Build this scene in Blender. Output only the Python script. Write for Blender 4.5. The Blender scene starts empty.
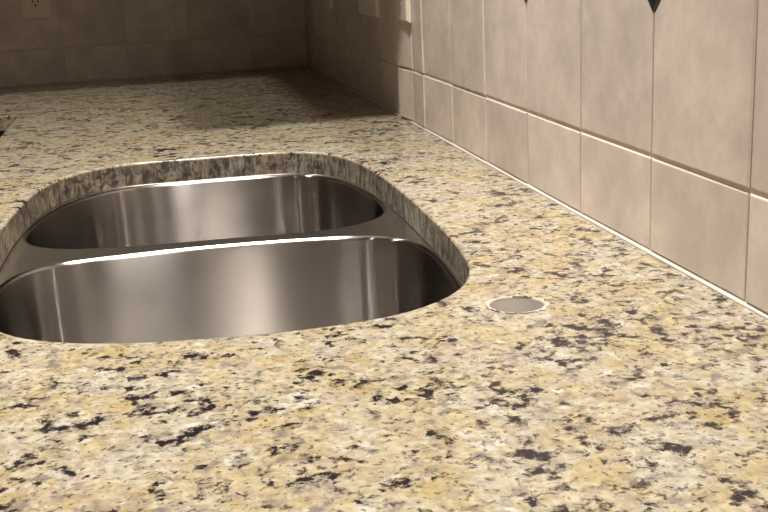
import bpy, bmesh, math, random
from mathutils import Vector, Matrix
random.seed(7)
scene = bpy.context.scene
C = scene.collection
PI = math.pi

# ------------------------------------------------------------------ camera
F_PX, PITCH, YAW, ROLL = 1083.5, -0.2657, 0.2013, -0.050
CAM = Vector((-0.3974, -0.6693, 0.2500))
fwd = Vector((math.sin(YAW)*math.cos(PITCH), math.cos(YAW)*math.cos(PITCH), math.sin(PITCH)))
rgt = fwd.cross(Vector((0, 0, 1))).normalized(); upv = rgt.cross(fwd)
r2 = math.cos(ROLL)*rgt + math.sin(ROLL)*upv
u2 = -math.sin(ROLL)*rgt + math.cos(ROLL)*upv
cd = bpy.data.cameras.new('camera'); cam = bpy.data.objects.new('camera', cd); C.objects.link(cam)
m = Matrix((r2, u2, -fwd)).transposed().to_4x4(); m.translation = CAM
cam.matrix_world = m
cd.sensor_width = 36.0; cd.lens = 36.0*F_PX/768.0; cd.clip_start = 0.01
scene.camera = cam

# ------------------------------------------------------------------ world and exposure
w = bpy.data.worlds.new('world'); scene.world = w; w.use_nodes = True
w.node_tree.nodes['Background'].inputs[0].default_value = (1.0, 0.86, 0.7, 1)
w.node_tree.nodes['Background'].inputs[1].default_value = 0.03
vs = scene.view_settings
vs.view_transform = 'Standard'; vs.look = 'None'; vs.gamma = 1.0; vs.use_curve_mapping = False
vs.exposure = 0.14
# lamps of the room: (x, y, radius, watts, cone of the deep can in degrees, label)
CEIL = 1.50
LAMPS = [(-0.34, 0.40, 0.065, 12.2, 100, 'round recessed ceiling lamp straight above the sink'),
         (-0.86, 1.42, 0.065, 5.0, 130, 'round recessed ceiling lamp above the inner counter corner'),
         (-0.27, -1.25, 0.065, 16.5, 122, 'round recessed ceiling lamp above the near counter end'),
         (-1.75, -0.60, 0.065, 6.5, 112, 'round recessed ceiling lamp over the open floor near the front wall'),
         (-1.85, 0.75, 0.065, 2.5, 112, 'round recessed ceiling lamp over the open floor level with the sink')]
LAMP_COL = (1.0, 0.915, 0.825)

# ------------------------------------------------------------------ node helpers
def mat(name):
    M = bpy.data.materials.new(name); M.use_nodes = True
    return M, M.node_tree, M.node_tree.nodes['Principled BSDF']
def N(nt, t, **kw):
    n = nt.nodes.new(t)
    for k, v in kw.items():
        if k in n.inputs: n.inputs[k].default_value = v
        else: setattr(n, k, v)
    return n
def ramp(nt, src, stops, interp='LINEAR'):
    r = nt.nodes.new('ShaderNodeValToRGB'); e = r.color_ramp.elements
    r.color_ramp.interpolation = interp
    while len(e) < len(stops): e.new(0.5)
    for i, (p, c) in enumerate(stops):
        e[i].position = p; e[i].color = (c, c, c, 1) if isinstance(c, (int, float)) else (*c, 1)
    nt.links.new(src, r.inputs[0]); return r.outputs[0]
def mix(nt, fac, a, b, mode='MIX'):
    n = nt.nodes.new('ShaderNodeMix'); n.data_type = 'RGBA'; n.blend_type = mode
    for s, v in ((n.inputs['Factor'], fac), (n.inputs['A'], a), (n.inputs['B'], b)):
        if hasattr(v, 'is_linked'): nt.links.new(v, s)
        elif isinstance(v, (int, float)): s.default_value = v
        else: s.default_value = (*v, 1)
    return n.outputs['Result']
def noise(nt, vec, scale, detail=2.0, rough=0.5, dist=0.0, off=0.0):
    n = N(nt, 'ShaderNodeTexNoise'); n.inputs['Scale'].default_value = scale
    n.inputs['Detail'].default_value = detail; n.inputs['Roughness'].default_value = rough
    n.inputs['Distortion'].default_value = dist
    mp = N(nt, 'ShaderNodeMapping'); mp.inputs['Location'].default_value = (off, off*1.7, off*0.6)
    nt.links.new(vec, mp.inputs[0]); nt.links.new(mp.outputs[0], n.inputs['Vector'])
    return n.outputs['Fac']
def mathn(nt, op, a, b=0.0):
    n = N(nt, 'ShaderNodeMath', operation=op)
    for s, v in ((n.inputs[0], a), (n.inputs[1], b)):
        if hasattr(v, 'is_linked'): nt.links.new(v, s)
        else: s.default_value = v
    return n.outputs[0]

# ------------------------------------------------------------------ materials
def granite(name, polished=True):
    M, nt, b = mat(name)
    co = N(nt, 'ShaderNodeTexCoord').outputs['Object']
    # gently warp the coordinates so that no crystal edge is straight
    def warp(scale, amt, detail):
        wn = N(nt, 'ShaderNodeTexNoise', Scale=scale, Detail=detail); nt.links.new(co, wn.inputs['Vector'])
        sub = N(nt, 'ShaderNodeVectorMath', operation='SUBTRACT'); nt.links.new(wn.outputs['Color'], sub.inputs[0]); sub.inputs[1].default_value = (.5, .5, .5)
        sc = N(nt, 'ShaderNodeVectorMath', operation='SCALE'); nt.links.new(sub.outputs[0], sc.inputs[0]); sc.inputs['Scale'].default_value = amt
        add = N(nt, 'ShaderNodeVectorMath', operation='ADD'); nt.links.new(co, add.inputs[0]); nt.links.new(sc.outputs[0], add.inputs[1])
        return add.outputs[0]
    v = warp(90, .0075, 4)
    cream, gold, pale, pink, grey, white = (.60, .53, .36), (.50, .405, .19), (.60, .58, .49), (.47, .40, .345), (.30, .265, .235), (.78, .76, .71)
    def cells(scale, ch, pal):
        vo = N(nt, 'ShaderNodeTexVoronoi', Scale=scale); nt.links.new(v, vo.inputs['Vector'])
        sp = N(nt, 'ShaderNodeSeparateColor'); nt.links.new(vo.outputs['Color'], sp.inputs[0])
        return ramp(nt, sp.outputs[ch], pal, 'CONSTANT')
    big = cells(46, 0, [(0, pale), (.30, cream), (.58, gold), (.74, pink), (.86, pale), (.96, white)])
    small = cells(115, 1, [(0, cream), (.26, gold), (.46, pale), (.66, pink), (.82, grey), (.93, white)])
    base = mix(nt, ramp(nt, noise(nt, v, 30, 3, .55, 0, 2.2), [(.44, 0), (.54, 1)]), big, small)
    soft = mix(nt, ramp(nt, noise(nt, v, 40, 4, .6), [(.42, 0), (.64, 1)]), cream, gold)
    soft = mix(nt, ramp(nt, noise(nt, v, 22, 3, .5, 0, 7.7), [(.45, 0), (.54, .95)]), soft, pale)
    base = mix(nt, .50, base, soft)
    # cloudy mottling inside the crystals
    base = mix(nt, ramp(nt, noise(nt, v, 150, 4, .65, 0, 9.1), [(.38, 0), (.64, .60)]), base, (.27, .215, .15))
    # grey quartz patches
    base = mix(nt, ramp(nt, noise(nt, v, 85, 4, .65, 0, 12.3), [(.53, 0), (.66, .8)]), base, (.19, .165, .16))
    # dark biotite flecks, clustered along loose seams
    fl = noise(nt, v, 112, 5, .66, 0, 20.5)
    seam = noise(nt, v, 34, 2, .5, .6, 31.0)
    s = mathn(nt, 'ADD', fl, mathn(nt, 'MULTIPLY', mathn(nt, 'SUBTRACT', seam, .5), .55))
    base = mix(nt, ramp(nt, s, [(.540, 0), (.640, 1)]), base, (.020, .015, .021))
    fine = noise(nt, v, 230, 2, .5, 0, 44.0)
    base = mix(nt, ramp(nt, fine, [(.60, 0), (.68, .8)]), base, (.07, .05, .045))
    base = mix(nt, 1.0, base, (.86, .86, .83), 'MULTIPLY')
    if polished:
        nt.links.new(base, b.inputs['Base Color'])
        b.inputs['Roughness'].default_value = 0.20
        b.inputs['Specular IOR Level'].default_value = 0.5
    else:
        st = N(nt, 'ShaderNodeMapping'); st.inputs['Scale'].default_value = (1, 1, .30); nt.links.new(co, st.inputs[0])
        saw = noise(nt, st.outputs[0], 130, 5, .7, .8)
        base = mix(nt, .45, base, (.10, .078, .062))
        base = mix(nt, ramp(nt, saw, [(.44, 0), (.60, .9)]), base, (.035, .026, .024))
        nt.links.new(base, b.inputs['Base Color'])
        b.inputs['Roughness'].default_value = 0.6
        bp = N(nt, 'ShaderNodeBump'); bp.inputs['Strength'].default_value = .4; bp.inputs['Distance'].default_value = .001
        nt.links.new(saw, bp.inputs['Height']); nt.links.new(bp.outputs[0], b.inputs['Normal'])
    return M
GRANITE = granite('polished_granite'); SAWN = granite('sawn_granite', False)

def tile_mat(name, col, rough=.38):
    M, nt, b = mat(name)
    co = N(nt, 'ShaderNodeTexCoord').outputs['Object']
    oi = N(nt, 'ShaderNodeObjectInfo')
    mp = N(nt, 'ShaderNodeVectorMath', operation='ADD'); nt.links.new(co, mp.inputs[0])
    sc = N(nt, 'ShaderNodeVectorMath', operation='SCALE'); nt.links.new(oi.outputs['Location'], sc.inputs[0]); sc.inputs['Scale'].default_value = 3.7
    nt.links.new(sc.outputs[0], mp.inputs[1]); v = mp.outputs[0]
    a = tuple(c*1.10 for c in col); d = tuple(c*.84 for c in col)
    k = mix(nt, ramp(nt, noise(nt, v, 16, 4, .6), [(.35, 0), (.65, 1)]), a, d)
    k = mix(nt, ramp(nt, noise(nt, v, 90, 3, .6, 0, 5), [(.45, 0), (.75, .35)]), k, tuple(c*.75 for c in col))
    hs = N(nt, 'ShaderNodeHueSaturation'); nt.links.new(k, hs.inputs['Color'])
    nt.links.new(mathn(nt, 'ADD', mathn(nt, 'MULTIPLY', oi.outputs['Random'], .12), .94), hs.inputs['Value'])
    nt.links.new(hs.outputs[0], b.inputs['Base Color']); b.inputs['Roughness'].default_value = rough
    bp = N(nt, 'ShaderNodeBump'); bp.inputs['Strength'].default_value = .25; bp.inputs['Distance'].default_value = .0015
    nt.links.new(noise(nt, v, 45, 4, .6), bp.inputs['Height']); nt.links.new(bp.outputs[0], b.inputs['Normal'])
    return M
TILE = tile_mat('beige_ceramic', (.75, .665, .61))
ACCENT = tile_mat('black_ceramic', (.022, .022, .026), .3)

def plain(name, col, rough=.5, metal=0.0, grain=0.06, scale=30):
    M, nt, b = mat(name)
    co = N(nt, 'ShaderNodeTexCoord').outputs['Object']
    k = mix(nt, noise(nt, co, scale, 3, .55), tuple(c*(1-grain) for c in col), tuple(c*(1+grain) for c in col))
    nt.links.new(k, b.inputs['Base Color']); b.inputs['Roughness'].default_value = rough; b.inputs['Metallic'].default_value = metal
    return M
GROUT = plain('beige_grout', (.66, .59, .53), .9, 0, .12, 80)
CAULK = plain('white_caulk', (.66, .62, .57), .5)
PAINT = plain('wall_paint', (.42, .37, .31), .8)
CEILP = plain('ceiling_paint', (.48, .45, .41), .9)
FLOOR = plain('floor_finish', (.32, .26, .20), .5, 0, .25, 6)
PLATE = plain('ivory_plastic', (.84, .79, .68), .35)
SLOT = plain('dark_slot', (.02, .018, .015), .6)
WHITE = plain('lamp_trim_white', (.8, .78, .74), .5)
CHROME = plain('chrome', (.7, .7, .7), .15, 1.0)
def wood(name, col):
    M, nt, b = mat(name)
    co = N(nt, 'ShaderNodeTexCoord').outputs['Object']
    mp = N(nt, 'ShaderNodeMapping'); mp.inputs['Scale'].default_value = (1, 1, .06); nt.links.new(co, mp.inputs[0])
    k = mix(nt, noise(nt, mp.outputs[0], 60, 4, .6, .5), tuple(c*.7 for c in col), tuple(c*1.25 for c in col))
    nt.links.new(k, b.inputs['Base Color']); b.inputs['Roughness'].default_value = .4
    return M
WOOD = wood('dark_stained_wood', (.10, .055, .03))

def steel(name):
    M, nt, b = mat(name)
    co = N(nt, 'ShaderNodeTexCoord').outputs['Object']
    mp = N(nt, 'ShaderNodeMapping'); mp.inputs['Scale'].default_value = (1, 1, 40); nt.links.new(co, mp.inputs[0])
    br = noise(nt, mp.outputs[0], 30, 3, .6)
    col = mix(nt, br, (.44, .42, .405), (.50, .48, .465))
    nt.links.new(col, b.inputs['Base Color'])
    b.inputs['Metallic'].default_value = 1.0
    b.inputs['Roughness'].default_value = .30
    b.inputs['Anisotropic'].default_value = .9
    tv = N(nt, 'ShaderNodeCombineXYZ'); tv.inputs[0].default_value = 0; tv.inputs[1].default_value = .03; tv.inputs[2].default_value = 1
    nt.links.new(tv.outputs[0], b.inputs['Tangent'])
    # fine horizontal brushing: a tight lobe drawn out vertically
    g = N(nt, 'ShaderNodeBsdfAnisotropic'); g.distribution = 'BECKMANN'
    nt.links.new(col, g.inputs['Color']); nt.links.new(tv.outputs[0], g.inputs['Tangent'])
    g.inputs['Roughness'].default_value = .235; g.inputs['Anisotropy'].default_value = -.78
    ms = N(nt, 'ShaderNodeMixShader'); ms.inputs[0].default_value = .85
    nt.links.new(b.outputs[0], ms.inputs[1]); nt.links.new(g.outputs[0], ms.inputs[2])
    out = [n for n in nt.nodes if n.type == 'OUTPUT_MATERIAL'][0]
    nt.links.new(ms.outputs[0], out.inputs['Surface'])
    return M
STEEL = steel('brushed_steel')
RIM = plain('satin_steel', (.56, .53, .50), .26, 1.0, .03, 60)

# ------------------------------------------------------------------ object helpers
def link(name, me, m, parent=None):
    o = bpy.data.objects.new(name, me); C.objects.link(o)
    if m and me is not None and not me.materials: me.materials.append(m)
    if parent: o.parent = parent
    return o
def empty(name, loc=(0, 0, 0)):
    o = bpy.data.objects.new(name, None); C.objects.link(o); o.location = loc; o.empty_display_size = .05; return o
def tag(o, label=None, cat=None, group=None, kind=None):
    for k, v in (('label', label), ('category', cat), ('group', group), ('kind', kind)):
        if v: o[k] = v
    return o
def box_bm(bm, lo, hi):
    vs = [bm.verts.new((x, y, z)) for z in (lo[2], hi[2]) for y in (lo[1], hi[1]) for x in (lo[0], hi[0])]
    for f in ((0, 2, 3, 1), (4, 5, 7, 6), (0, 1, 5, 4), (2, 6, 7, 3), (0, 4, 6, 2), (1, 3, 7, 5)):
        bm.faces.new([vs[i] for i in f])
def bm_mesh(bm, name, smooth=False):
    bmesh.ops.recalc_face_normals(bm, faces=bm.faces)
    me = bpy.data.meshes.new(name); bm.to_mesh(me); bm.free()
    for p in me.polygons: p.use_smooth = smooth
    return me
def box(name, lo, hi, m, parent=None, bevel=0.0):
    bm = bmesh.new(); box_bm(bm, lo, hi)
    if bevel: bmesh.ops.bevel(bm, geom=bm.edges[:], offset=bevel, segments=2, affect='EDGES', profile=.6)
    return link(name, bm_mesh(bm, name), m, parent)
def spline_loop(P, n=8):
    out = []; k = len(P)
    for i in range(k):
        a, b, c, d = (Vector(P[(i+j-1) % k]) for j in range(4))
        for s in range(n):
            t = s/n
            out.append(.5*((2*b) + (c-a)*t + (2*a-5*b+4*c-d)*t*t + (3*b-a-3*c+d)*t**3))
    return out
def resample(P, n):
    L = [0]
    for i in range(len(P)): L.append(L[-1] + (P[(i+1) % len(P)]-P[i]).length)
    out = []; j = 0
    for i in range(n):
        t = L[-1]*i/n
        while L[j+1] < t: j += 1
        f = (t-L[j])/(L[j+1]-L[j]); out.append(P[j].lerp(P[(j+1) % len(P)], f))
    return out
def smooth_loop(P, it=3):
    for _ in range(it):
        P = [(P[i-1]+2*P[i]+P[(i+1) % len(P)])/4 for i in range(len(P))]
    return P
def area2(P): return sum(P[i].x*P[(i+1) % len(P)].y - P[(i+1) % len(P)].x*P[i].y for i in range(len(P)))
def offset(P, d):                     # d > 0 moves inwards, loop counter-clockwise
    out = []
    for i in range(len(P)):
        t = (P[(i+1) % len(P)]-P[i-1]).normalized(); out.append(P[i] + Vector((-t.y, t.x))*d)
    return out
def ccw(P): return P if area2(P) > 0 else P[::-1]
def circle(c, r, n=48): return [Vector((c[0]+r*math.cos(2*PI*i/n), c[1]+r*math.sin(2*PI*i/n))) for i in range(n)]
def sheet(name, outer, holes, z0, z1, bev):
    """flat slab between z0 and z1 with rounded arrises, holes cut through"""
    cu = bpy.data.curves.new(name, 'CURVE'); cu.dimensions = '2D'; cu.fill_mode = 'BOTH'
    cu.extrude = (z1-z0)/2 - bev; cu.bevel_depth = bev; cu.bevel_resolution = 3; cu.offset = -bev
    for L in [outer]+holes:
        s = cu.splines.new('POLY'); s.points.add(len(L)-1); s.use_cyclic_u = True
        for p, q in zip(s.points, L): p.co = (q.x, q.y, 0, 1)
    o = bpy.data.objects.new(name, cu); C.objects.link(o)
    dg = bpy.context.evaluated_depsgraph_get(); dg.update()
    me = bpy.data.meshes.new_from_object(o.evaluated_get(dg)); me.name = name
    bpy.data.objects.remove(o); bpy.data.curves.remove(cu)
    me.transform(Matrix.Translation((0, 0, (z0+z1)/2)))
    return me
def band(name, loops, m, parent=None, cap=None, smooth=True):
    """skin a list of (loop, z) rings"""
    bm = bmesh.new(); R = []
    for L, z in loops: R.append([bm.verts.new((p.x, p.y, z)) for p in L])
    n = len(R[0])
    for a, b in zip(R, R[1:]):
        for i in range(n): bm.faces.new((a[i], a[(i+1) % n], b[(i+1) % n], b[i]))
    if cap is not None:
        c = bm.verts.new(cap)
        for i in range(n): bm.faces.new((R[-1][i], R[-1][(i+1) % n], c))
    me = bpy.data.meshes.new(name); bm.to_mesh(me); bm.free()
    for p in me.polygons: p.use_smooth = smooth
    return link(name, me, m, parent)

# ------------------------------------------------------------------ the room shell
YB, YN, XL = 2.1173, -2.6, -3.0          # back wall, wall behind the camera, far side wall
FZ = -0.91
TT = 0.008                               # tile thickness; tile faces lie at X = 0 and Y = YB
GD = 0.0014                              # depth of the grout joint
wall_right = tag(box('wall_right', (GD, YN, FZ), (.12, YB+.12, CEIL), GROUT), kind='structure', label='beige tiled wall running along the right of the counter')
wall_back = tag(box('wall_back', (XL, YB+GD, FZ), (GD, YB+.12, CEIL), GROUT), kind='structure', label='dim tiled wall at the far end of the counter')
tag(box('wall_left', (XL-.12, YN, FZ), (XL, YB+.12, CEIL), PAINT), kind='structure')
tag(box('wall_front', (XL-.12, YN-.12, FZ), (.12, YN, CEIL), PAINT), kind='structure')
tag(box('floor', (XL-.12, YN-.12, FZ-.06), (.12, YB+.12, FZ), FLOOR), kind='structure')
tag(box('ceiling', (XL-.12, YN-.12, CEIL), (.12, YB+.12, CEIL+.06), CEILP), kind='structure')

# ---- tiles, each one a piece of its wall
TW, H1, JV, JH = .1524, .0836, .0018, .0035
tile_cache = {}
def tile_mesh(w, h, clips=()):
    key = (round(w, 4), round(h, 4), tuple(sorted(clips)))
    if key in tile_cache: return tile_cache[key]
    c = .0350; x, z = w/2, h/2; P = []
    for name, (sx, sz) in (('bl', (-1, -1)), ('br', (1, -1)), ('tr', (1, 1)), ('tl', (-1, 1))):
        if name in clips:
            a, b = Vector((sx*(x-c), sz*z)), Vector((sx*x, sz*(z-c)))
            P += [b, a] if name in ('bl', 'tr') else [a, b]
        else: P.append(Vector((sx*x, sz*z)))
    bm = bmesh.new(); R = []
    for ins, y in ((0, 0.0), (0, -TT+.0014), (.0004, -TT+.0005), (.0013, -TT)):
        Q = offset_poly(P, ins) if ins else P
        R.append([bm.verts.new((p.x, y, p.y)) for p in Q])
    n = len(P)
    for a, b in zip(R, R[1:]):
        for i in range(n): bm.faces.new((a[i], a[(i+1) % n], b[(i+1) % n], b[i]))
    bm.faces.new(R[-1]); bm.faces.new(R[0][::-1])
    me = bm_mesh(bm, 'tile'); tile_cache[key] = me
    return me
def offset_poly(P, d):
    out = []; n = len(P)
    for i in range(n):
        a, b, c = P[i-1], P[i], P[(i+1) % n]
        t1, t2 = (b-a).normalized(), (c-b).normalized()
        n1, n2 = Vector((-t1.y, t1.x)), Vector((-t2.y, t2.x))
        k = (n1+n2); out.append(b + k*(d/max(.2, .5*k.length_squared)))
    return out
ROWS = [(.0015, H1)] + [(H1+i*TW, H1+(i+1)*TW) for i in range(3)]
def put_tile(wall, side, s0, s1, z0, z1, clips=(), yaw=0.0, proud=0.0):
    w_, h_ = s1-s0-JV, z1-z0-JH
    if w_ < .012 or h_ < .012: return
    o = link('tile', tile_mesh(w_, h_, clips), TILE, wall)
    jx = random.uniform(-.0003, .0005) - proud
    tilt = random.uniform(-.0035, .0035); ty = random.uniform(-.0045, .0045)+yaw
    if side == 'right':
        o.location = (TT+jx, (s0+s1)/2, (z0+z1)/2); o.rotation_euler = (tilt, 0, -PI/2+ty)
    else:
        o.location = ((s0+s1)/2, YB+TT+jx, (z0+z1)/2); o.rotation_euler = (tilt, 0, ty)
dm = None
def put_accent(wall, side, s, z):
    global dm
    if dm is None:
        bm = bmesh.new(); R = []
        for r, y in ((.0360, 0), (.0360, -TT+.0015), (.0350, -TT)):
            R.append([bm.verts.new((r*a, y, r*b)) for a, b in ((0, -1), (1, 0), (0, 1), (-1, 0))])
        for a, b in zip(R, R[1:]):
            for i in range(4): bm.faces.new((a[i], a[(i+1) % 4], b[(i+1) % 4], b[i]))
        bm.faces.new(R[-1]); bm.faces.new(R[0][::-1]); dm = bm_mesh(bm, 'accent_tile')
    o = link('accent_tile', dm, ACCENT, wall); o['label'] = 'small black diamond tile'
    o.location = (TT-.0009, s, z) if side == 'right' else (s, YB+TT-.0009, z)
    o.rotation_euler = (0, 0, -PI/2 if side == 'right' else 0)
ZD = H1+TW
def has_diamond(k): return k % 2 == 1
for k in range(-8, 14):
    s0, s1 = k*TW, min((k+1)*TW, YB-.001)
    if s1-s0 < .02: continue
    for r, (z0, z1) in enumerate(ROWS):
        clips = []
        # on the right wall local +x runs towards the camera (-Y)
        if r in (1, 2):
            if has_diamond(k): clips.append('tr' if r == 1 else 'br')
            if has_diamond(k+1) and s1-s0 > .1: clips.append('tl' if r == 1 else 'bl')
        if k == 6 and r < 2:             # column split into added slips, tilted to imitate a dim and a lit strip
            put_tile(wall_right, 'right', s0, s0+.071, z0, z1, [c for c in clips if c[1] == 'r'], -.020, .0005)
            put_tile(wall_right, 'right', s0+.071, s1, z0, z1, [c for c in clips if c[1] == 'l'], .080, .0028)
        else: put_tile(wall_right, 'right', s0, s1, z0, z1, clips)
    if has_diamond(k): put_accent(wall_right, 'right', s0, ZD)
XB = -.6004
for k in range(-8, 4):
    s0, s1 = XB+k*TW, min(XB+(k+1)*TW, -.001)
    for r, (z0, z1) in enumerate(ROWS):
        clips = []
        if r in (1, 2):
            if has_diamond(k): clips.append('tl' if r == 1 else 'bl')
            if has_diamond(k+1) and k < 3: clips.append('tr' if r == 1 else 'br')
        put_tile(wall_back, 'back', s0, s1, z0, z1, clips)
    if has_diamond(k): put_accent(wall_back, 'back', s0, ZD)
# painted wall above the tiles
TOPZ = ROWS[-1][1]
tag(box('trim_1', (-.002, YN, TOPZ), (.004, YB, CEIL), PAINT), kind='structure')
tag(box('trim_2', (XL, YB-.002, TOPZ), (-.002, YB+.004, CEIL), PAINT), kind='structure')

# ---- white caulk bead between counter and tiles
def bead(name, a, b, nrm, r, label):
    bm = bmesh.new(); n = 60; R = []
    a, b, nrm = Vector(a), Vector(b), Vector(nrm)
    for i in range(n+1):
        p = a.lerp(b, i/n); q = r*random.uniform(.8, 1.2)
        R.append([bm.verts.new(p + nrm*(-.001) + Vector((0, 0, -.001))), bm.verts.new(p+nrm*q), bm.verts.new(p+nrm*q*.45+Vector((0, 0, q*.45))), bm.verts.new(p+nrm*-.001+Vector((0, 0, q)))])
    for s, t in zip(R, R[1:]):
        for i in range(4): bm.faces.new((s[i], s[(i+1) % 4], t[(i+1) % 4], t[i]))
    bm.faces.new(R[0]); bm.faces.new(R[-1])
    return tag(link(name, bm_mesh(bm, name, True), CAULK), kind='structure', label=label)
bead('trim_3', (.0005, -1.2, 0), (.0005, YB, 0), (-1, 0, 0), .0027, 'white caulk bead where the counter meets the right wall')

# ------------------------------------------------------------------ granite worktop
CT = .030
cut_pts = [(-.137, .40), (-.136, .51), (-.142, .66), (-.160, .755), (-.193, .808), (-.244, .829), (-.351, .834), (-.450, .833), (-.505, .795), (-.543, .713),
           (-.560, .59), (-.566, .485), (-.566, .33), (-.553, .205), (-.527, .136), (-.494, .102), (-.452, .081), (-.400, .068), (-.331, .061), (-.276, .062),
           (-.228, .073), (-.183, .108), (-.158, .155), (-.147, .21), (-.140, .297)]
cut = ccw(smooth_loop(resample(spline_loop(cut_pts), 160), 4))
HOLE_C, HOLE_R = (-.1500, .0600), .0205
hole = circle(HOLE_C, HOLE_R)
FX, FY = -.652, 1.500                     # front edge of the right run, front edge of the far run
ic = .003                                 # the inner corner is slightly rounded
outer = [Vector(p) for p in ((GD-.0005, -1.2), (GD-.0005, YB+GD-.0005), (-1.8, YB+GD-.0005), (-1.8, FY), (FX-ic, FY), (FX-ic*.3, FY-ic*.3), (FX, FY-ic), (FX, -1.2))]
top = empty('kitchen_countertop', (0, 0, 0))
tag(top, 'speckled cream and gold granite countertop with dark flecks', 'countertop')
# the small overlap keeps the sawn faces flush with the slab's own rim
link('slab', sheet('slab', outer, [cut, hole], -CT, 0, .0030), GRANITE, top)
ce = band('cutout_edge', [(offset(cut, .0003), -.0030), (offset(cut, .0003), -CT-.0002)], SAWN, top); ce['label'] = 'dark unpolished edge of the sink cutout'
HOLEM = plain('sawn_grey', (.78, .73, .69), .7, 0, .10, 120)
hw = band('faucet_hole_wall', [(offset(ccw(hole), .0002), -.0020), (offset(ccw(hole), .0002), -CT-.0002)], HOLEM, top); hw['label'] = 'grey drilled side of the faucet hole'

rim_o = [Vector(HOLE_C) + (p-Vector(HOLE_C))*(1.05+.07*math.sin(2*i*2*PI/48+2.6)+.06*random.uniform(-.7, 1)) for i, p in enumerate(hole)]
CHIP = plain('chipped_stone', (.55, .515, .44), .6, 0, .12, 200)
hr = band('chipped_rim', [(rim_o, .00005), (hole, .00035), ([Vector(HOLE_C)+(p-Vector(HOLE_C))*.985 for p in hole], -.0022)], CHIP, top); hr['label'] = 'pale chipped rim of the faucet hole'

# ------------------------------------------------------------------ double bowl sink
sink = empty('double_bowl_sink', (-.352, .446, 0))
tag(sink, 'brushed steel double bowl sink mounted under the granite', 'sink')
sink_inv = Matrix.Translation((.352, -.446, 0))
def sub(o): o.matrix_parent_inverse = sink_inv; return o
near_pts = [(-.5625, .33), (-.550, .206), (-.525, .138), (-.492, .105), (-.451, .084), (-.400, .071), (-.331, .064), (-.276, .065), (-.230, .076), (-.186, .110), (-.161, .156), (-.150, .21), (-.1425, .29),
            (-.1415, .345), (-.149, .386), (-.170, .417), (-.202, .4355), (-.250, .4460), (-.300, .4520), (-.352, .4555), (-.392, .4562), (-.435, .4545), (-.475, .4510), (-.520, .442), (-.546, .418), (-.559, .380)]
far_pts = [(-.1395, .61), (-.146, .66), (-.163, .752), (-.196, .802), (-.246, .822), (-.351, .8315), (-.443, .824), (-.498, .788), (-.538, .711), (-.557, .61),
           (-.554, .558), (-.540, .528), (-.511, .504), (-.483, .494), (-.443, .487), (-.407, .483), (-.341, .479), (-.289, .475), (-.238, .472), (-.188, .485), (-.160, .508), (-.145, .540)]
RZ = -CT - .0012
def bowl(pts, depth, nm):
    L = ccw(smooth_loop(resample(spline_loop(pts), 144), 5)); r = .0039; loops = []
    for i in range(7):
        a = i/6*PI/2; loops.append((offset(L, r*math.sin(a)), RZ - r*(1-math.cos(a))))
    fb = .030; zb = RZ-depth
    for t in (.25, .5, .75, 1.0): loops.append((offset(L, r+.006*t), RZ - r - (depth-r-fb)*t))
    for i in range(1, 7):
        a = i/6*PI/2; loops.append((offset(L, r+.006+fb*(1-math.cos(a))), zb+fb-fb*math.sin(a)))
    base = loops[-1][0]; c = sum(base, Vector((0, 0)))/len(base)
    for t in (.35, .7): loops.append(([p.lerp(c+(p-c).normalized()*.05, t) for p in base], zb-.004*t))
    loops.append(([c+(p-c).normalized()*.046 for p in base], zb-.006))
    o = sub(band('bowl', loops, STEEL, sink)); o['label'] = nm
    me = o.data; me.flip_normals() if me.polygons[len(me.polygons)-1].normal.z < 0 else None
    me.materials.append(RIM)
    for p in me.polygons:
        if abs(p.normal.z) > .93 and p.center.z < zb+.02: p.material_index = 1   # floor given satin steel in place of brushed, to tone down the lamp's reflection
    zd = zb-.006
    d = sub(band('drain', [(circle(c, .050), zd+.0008), (circle(c, .046), zd+.0022), (circle(c, .038), zd+.0010), (circle(c, .034), zd-.012), (circle(c, .010), zd-.014), (circle(c, .008), zd-.004)], CHROME, sink, (c.x, c.y, zd-.003)))
    d['label'] = 'round strainer drain in the bowl floor'
    return L
nb = bowl(near_pts, .195, 'nearer steel bowl with a bright rounded rim')
fb_ = bowl(far_pts, .180, 'farther steel bowl behind the divider')
seal = sub(band('sealant', [(offset(cut, -.0005), -CT-.0002), (offset(cut, .0016), -CT-.0002), (offset(cut, .0026), RZ+.00005)], RIM, sink)); seal['label'] = 'thin sealant line under the stone edge'
sub(link('flange', sheet('flange', offset(cut, -.022), [nb, fb_], RZ-.0012, RZ, .0003), RIM, sink))

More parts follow.
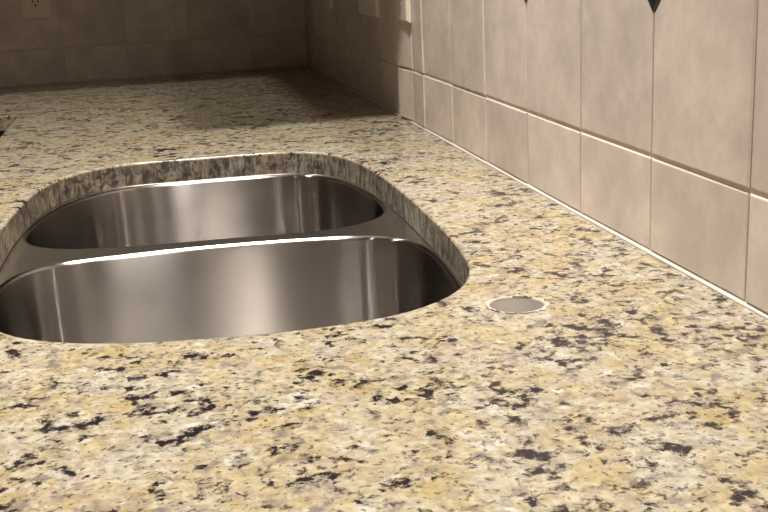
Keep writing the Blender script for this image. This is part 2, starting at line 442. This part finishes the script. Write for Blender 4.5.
# ------------------------------------------------------------------ wall plates
def plate(name, label, cat, side, s0, s1, z0, kind, group=None):
    w_, h_ = s1-s0, .115
    e = empty(name); tag(e, label, cat, group)
    bm = bmesh.new(); R = []
    for ins, y in ((0, 0), (0, -.0035), (.0035, -.0070)):
        R.append([bm.verts.new((sx*(w_/2-ins), y, sz*(h_/2-ins))) for sx, sz in ((-1, -1), (1, -1), (1, 1), (-1, 1))])
    for a, b in zip(R, R[1:]):
        for i in range(4): bm.faces.new((a[i], a[(i+1) % 4], b[(i+1) % 4], b[i]))
    bm.faces.new(R[-1]); bm.faces.new(R[0][::-1])
    link('cover_plate', bm_mesh(bm, 'cover_plate'), PLATE, e)
    n = max(1, round(w_/.055)) if kind == 'switch' else 1
    for i in range(n):
        cx = (i-(n-1)/2)*.046
        if kind == 'switch':
            box('toggle', (cx-.005, -.017, -.004), (cx+.005, -.0068, .012), PLATE, e, .001)
            for sz in (-1, 1): screw(e, cx, sz*.030)
        else:
            for sz in (-1, 1):
                bm = bmesh.new(); Q = []
                for y, q in ((-.0068, 1.0), (-.0088, 1.0), (-.0092, .95)):
                    Q.append([bm.verts.new((cx+q*.0172*max(-1, min(1, 1.25*math.cos(a))), y, sz*.0195+q*.0142*max(-1, min(1, 1.15*math.sin(a))))) for a in [2*PI*j/32 for j in range(32)]])
                for a, b in zip(Q, Q[1:]):
                    for j in range(32): bm.faces.new((a[j], a[(j+1) % 32], b[(j+1) % 32], b[j]))
                bm.faces.new(Q[-1])
                s_ = link('socket', bm_mesh(bm, 'socket'), PLATE, e)
                for dx in (-.0062, .0062): box('slot', (cx+dx-.0013, -.0096, sz*.0195-.001), (cx+dx+.0013, -.0090, sz*.0195+.008), SLOT, s_)
                bm = bmesh.new(); bmesh.ops.create_circle(bm, cap_ends=True, segments=16, radius=.0026)
                g = link('ground_hole', bm_mesh(bm, 'ground_hole'), SLOT, s_); g.rotation_euler = (PI/2, 0, 0); g.location = (cx, -.0095, sz*.0195-.0065)
            screw(e, cx, 0)
    zc = z0+h_/2
    if side == 'right': e.location = (-.0002, (s0+s1)/2, zc); e.rotation_euler = (0, 0, -PI/2)
    else: e.location = ((s0+s1)/2, YB-.0002, zc)
    return e
def screw(e, x, z):
    bm = bmesh.new(); bmesh.ops.create_cone(bm, cap_ends=True, segments=14, radius1=.003, radius2=.0024, depth=.0014)
    o = link('screw', bm_mesh(bm, 'screw'), PLATE, e); o.rotation_euler = (PI/2, 0, 0); o.location = (x, -.0074, z)
plate('wall_outlet', 'ivory duplex outlet on the dim far wall', 'outlet', 'back', -.686, -.614, .156, 'outlet')
plate('light_switch', 'ivory switch plate on the right wall, nearest of the three', 'switch', 'right', .978, 1.056, .157, 'switch', 'plates on the right wall')
plate('light_switch', 'wide ivory switch plate in the middle of the right wall row', 'switch', 'right', 1.206, 1.370, .156, 'switch', 'plates on the right wall')
plate('light_switch', 'ivory switch plate on the right wall closest to the far corner', 'switch', 'right', 1.684, 1.764, .155, 'switch', 'plates on the right wall')

# ------------------------------------------------------------------ cabinets
def cabinet(name, label, lo, hi, face, splits, handle_z, group):
    """panel-built cabinet; face '-x' or '-y' carries the doors"""
    e = empty(name, ((lo[0]+hi[0])/2, (lo[1]+hi[1])/2, lo[2])); tag(e, label, 'cabinet', group)
    inv = Matrix.Translation(-e.location); t = .018
    ax = 1 if face == '-x' else 0
    bm = bmesh.new(); nax = 1-ax
    def pan(a, b): box_bm(bm, a, b)
    l1, h1 = list(lo), list(hi); h1[ax] = lo[ax]+t; pan(l1, h1)
    l2, h2 = list(lo), list(hi); l2[ax] = hi[ax]-t; pan(l2, h2)
    l3, h3 = list(lo), list(hi); l3[nax] = hi[nax]-.006; pan(l3, h3)
    l4, h4 = list(lo), list(hi); h4[2] = lo[2]+t; pan(l4, h4)
    if group.startswith('wall'):
        l5, h5 = list(lo), list(hi); l5[2] = hi[2]-t; pan(l5, h5)
    b = link('body', bm_mesh(bm, 'body'), WOOD, e); b.matrix_parent_inverse = inv
    n = splits; L = (hi[ax]-lo[ax])/n
    for i in range(n):
        a, c = list(lo), list(hi)
        a[ax] = lo[ax]+i*L+.002; c[ax] = lo[ax]+(i+1)*L-.002
        a[nax] = lo[nax]-.020; c[nax] = lo[nax]-.0005; a[2] += .004; c[2] -= .004
        bm = bmesh.new(); box_bm(bm, a, c)
        f = min(bm.faces, key=lambda f: f.calc_center_median()[nax])
        bmesh.ops.inset_individual(bm, faces=[f], thickness=.055)
        r = bmesh.ops.inset_individual(bm, faces=[f], thickness=.006, depth=-.006)
        d = link('door', bm_mesh(bm, 'door'), WOOD, e); d.matrix_parent_inverse = inv
        k = [0, 0, handle_z]; k[ax] = c[ax]-.035 if i % 2 == 0 else a[ax]+.035; k[nax] = a[nax]-.012
        bm = bmesh.new(); bmesh.ops.create_uvsphere(bm, u_segments=16, v_segments=10, radius=.013)
        kb = link('knob', bm_mesh(bm, 'knob', True), CHROME, d); kb.location = k
    return e
CB = .45
cabinet('wall_cabinet', 'dark wooden wall cabinet over the right counter beyond the sink', (-.33, .885, CB), (-.0045, 1.765, 1.25), '-x', 2, CB+.06, 'wall cabinets')
cabinet('wall_cabinet', 'dark wooden wall cabinet over the far counter', (-1.25, 1.79, CB), (-.0045, YB-.0045, 1.25), '-y', 3, CB+.06, 'wall cabinets')
cabinet('base_cabinet', 'dark wooden base cabinet under the sink', (-.615, -.30, FZ+.002), (-.004, 1.0, -CT-.0012), '-x', 2, -.11, 'base cabinets')
cabinet('base_cabinet', 'dark wooden base cabinet between the sink and the corner', (-.615, 1.003, FZ+.002), (-.004, 1.494, -CT-.0012), '-x', 1, -.11, 'base cabinets')
cabinet('base_cabinet', 'dark wooden base cabinet under the near counter end', (-.615, -1.18, FZ+.002), (-.004, -.303, -CT-.0012), '-x', 2, -.11, 'base cabinets')
cabinet('base_cabinet', 'dark wooden base cabinet under the far counter', (-1.78, 1.545, FZ+.002), (-.004, YB-.004, -CT-.0012), '-y', 3, -.11, 'base cabinets')

# ------------------------------------------------------------------ ceiling lamps
for (x, y, r, wt, sp, lb) in LAMPS:
    e = empty('recessed_lamp', (x, y, CEIL)); tag(e, lb, 'ceiling lamp', 'recessed ceiling lamps')
    R = [circle((0, 0), q, 40) for q in (r+.030, r+.028, r+.006, r+.004)]
    band('trim_ring', [(R[0], -.0005), (R[1], -.006), (R[2], -.008), (R[3], -.002)], WHITE, e)
    ld = bpy.data.lights.new('bulb', 'AREA'); ld.shape = 'DISK'; ld.size = 2*r; ld.energy = wt; ld.spread = math.radians(sp); ld.color = LAMP_COL
    lo = bpy.data.objects.new('bulb', ld); C.objects.link(lo); lo.parent = e; lo.location = (0, 0, -.009)
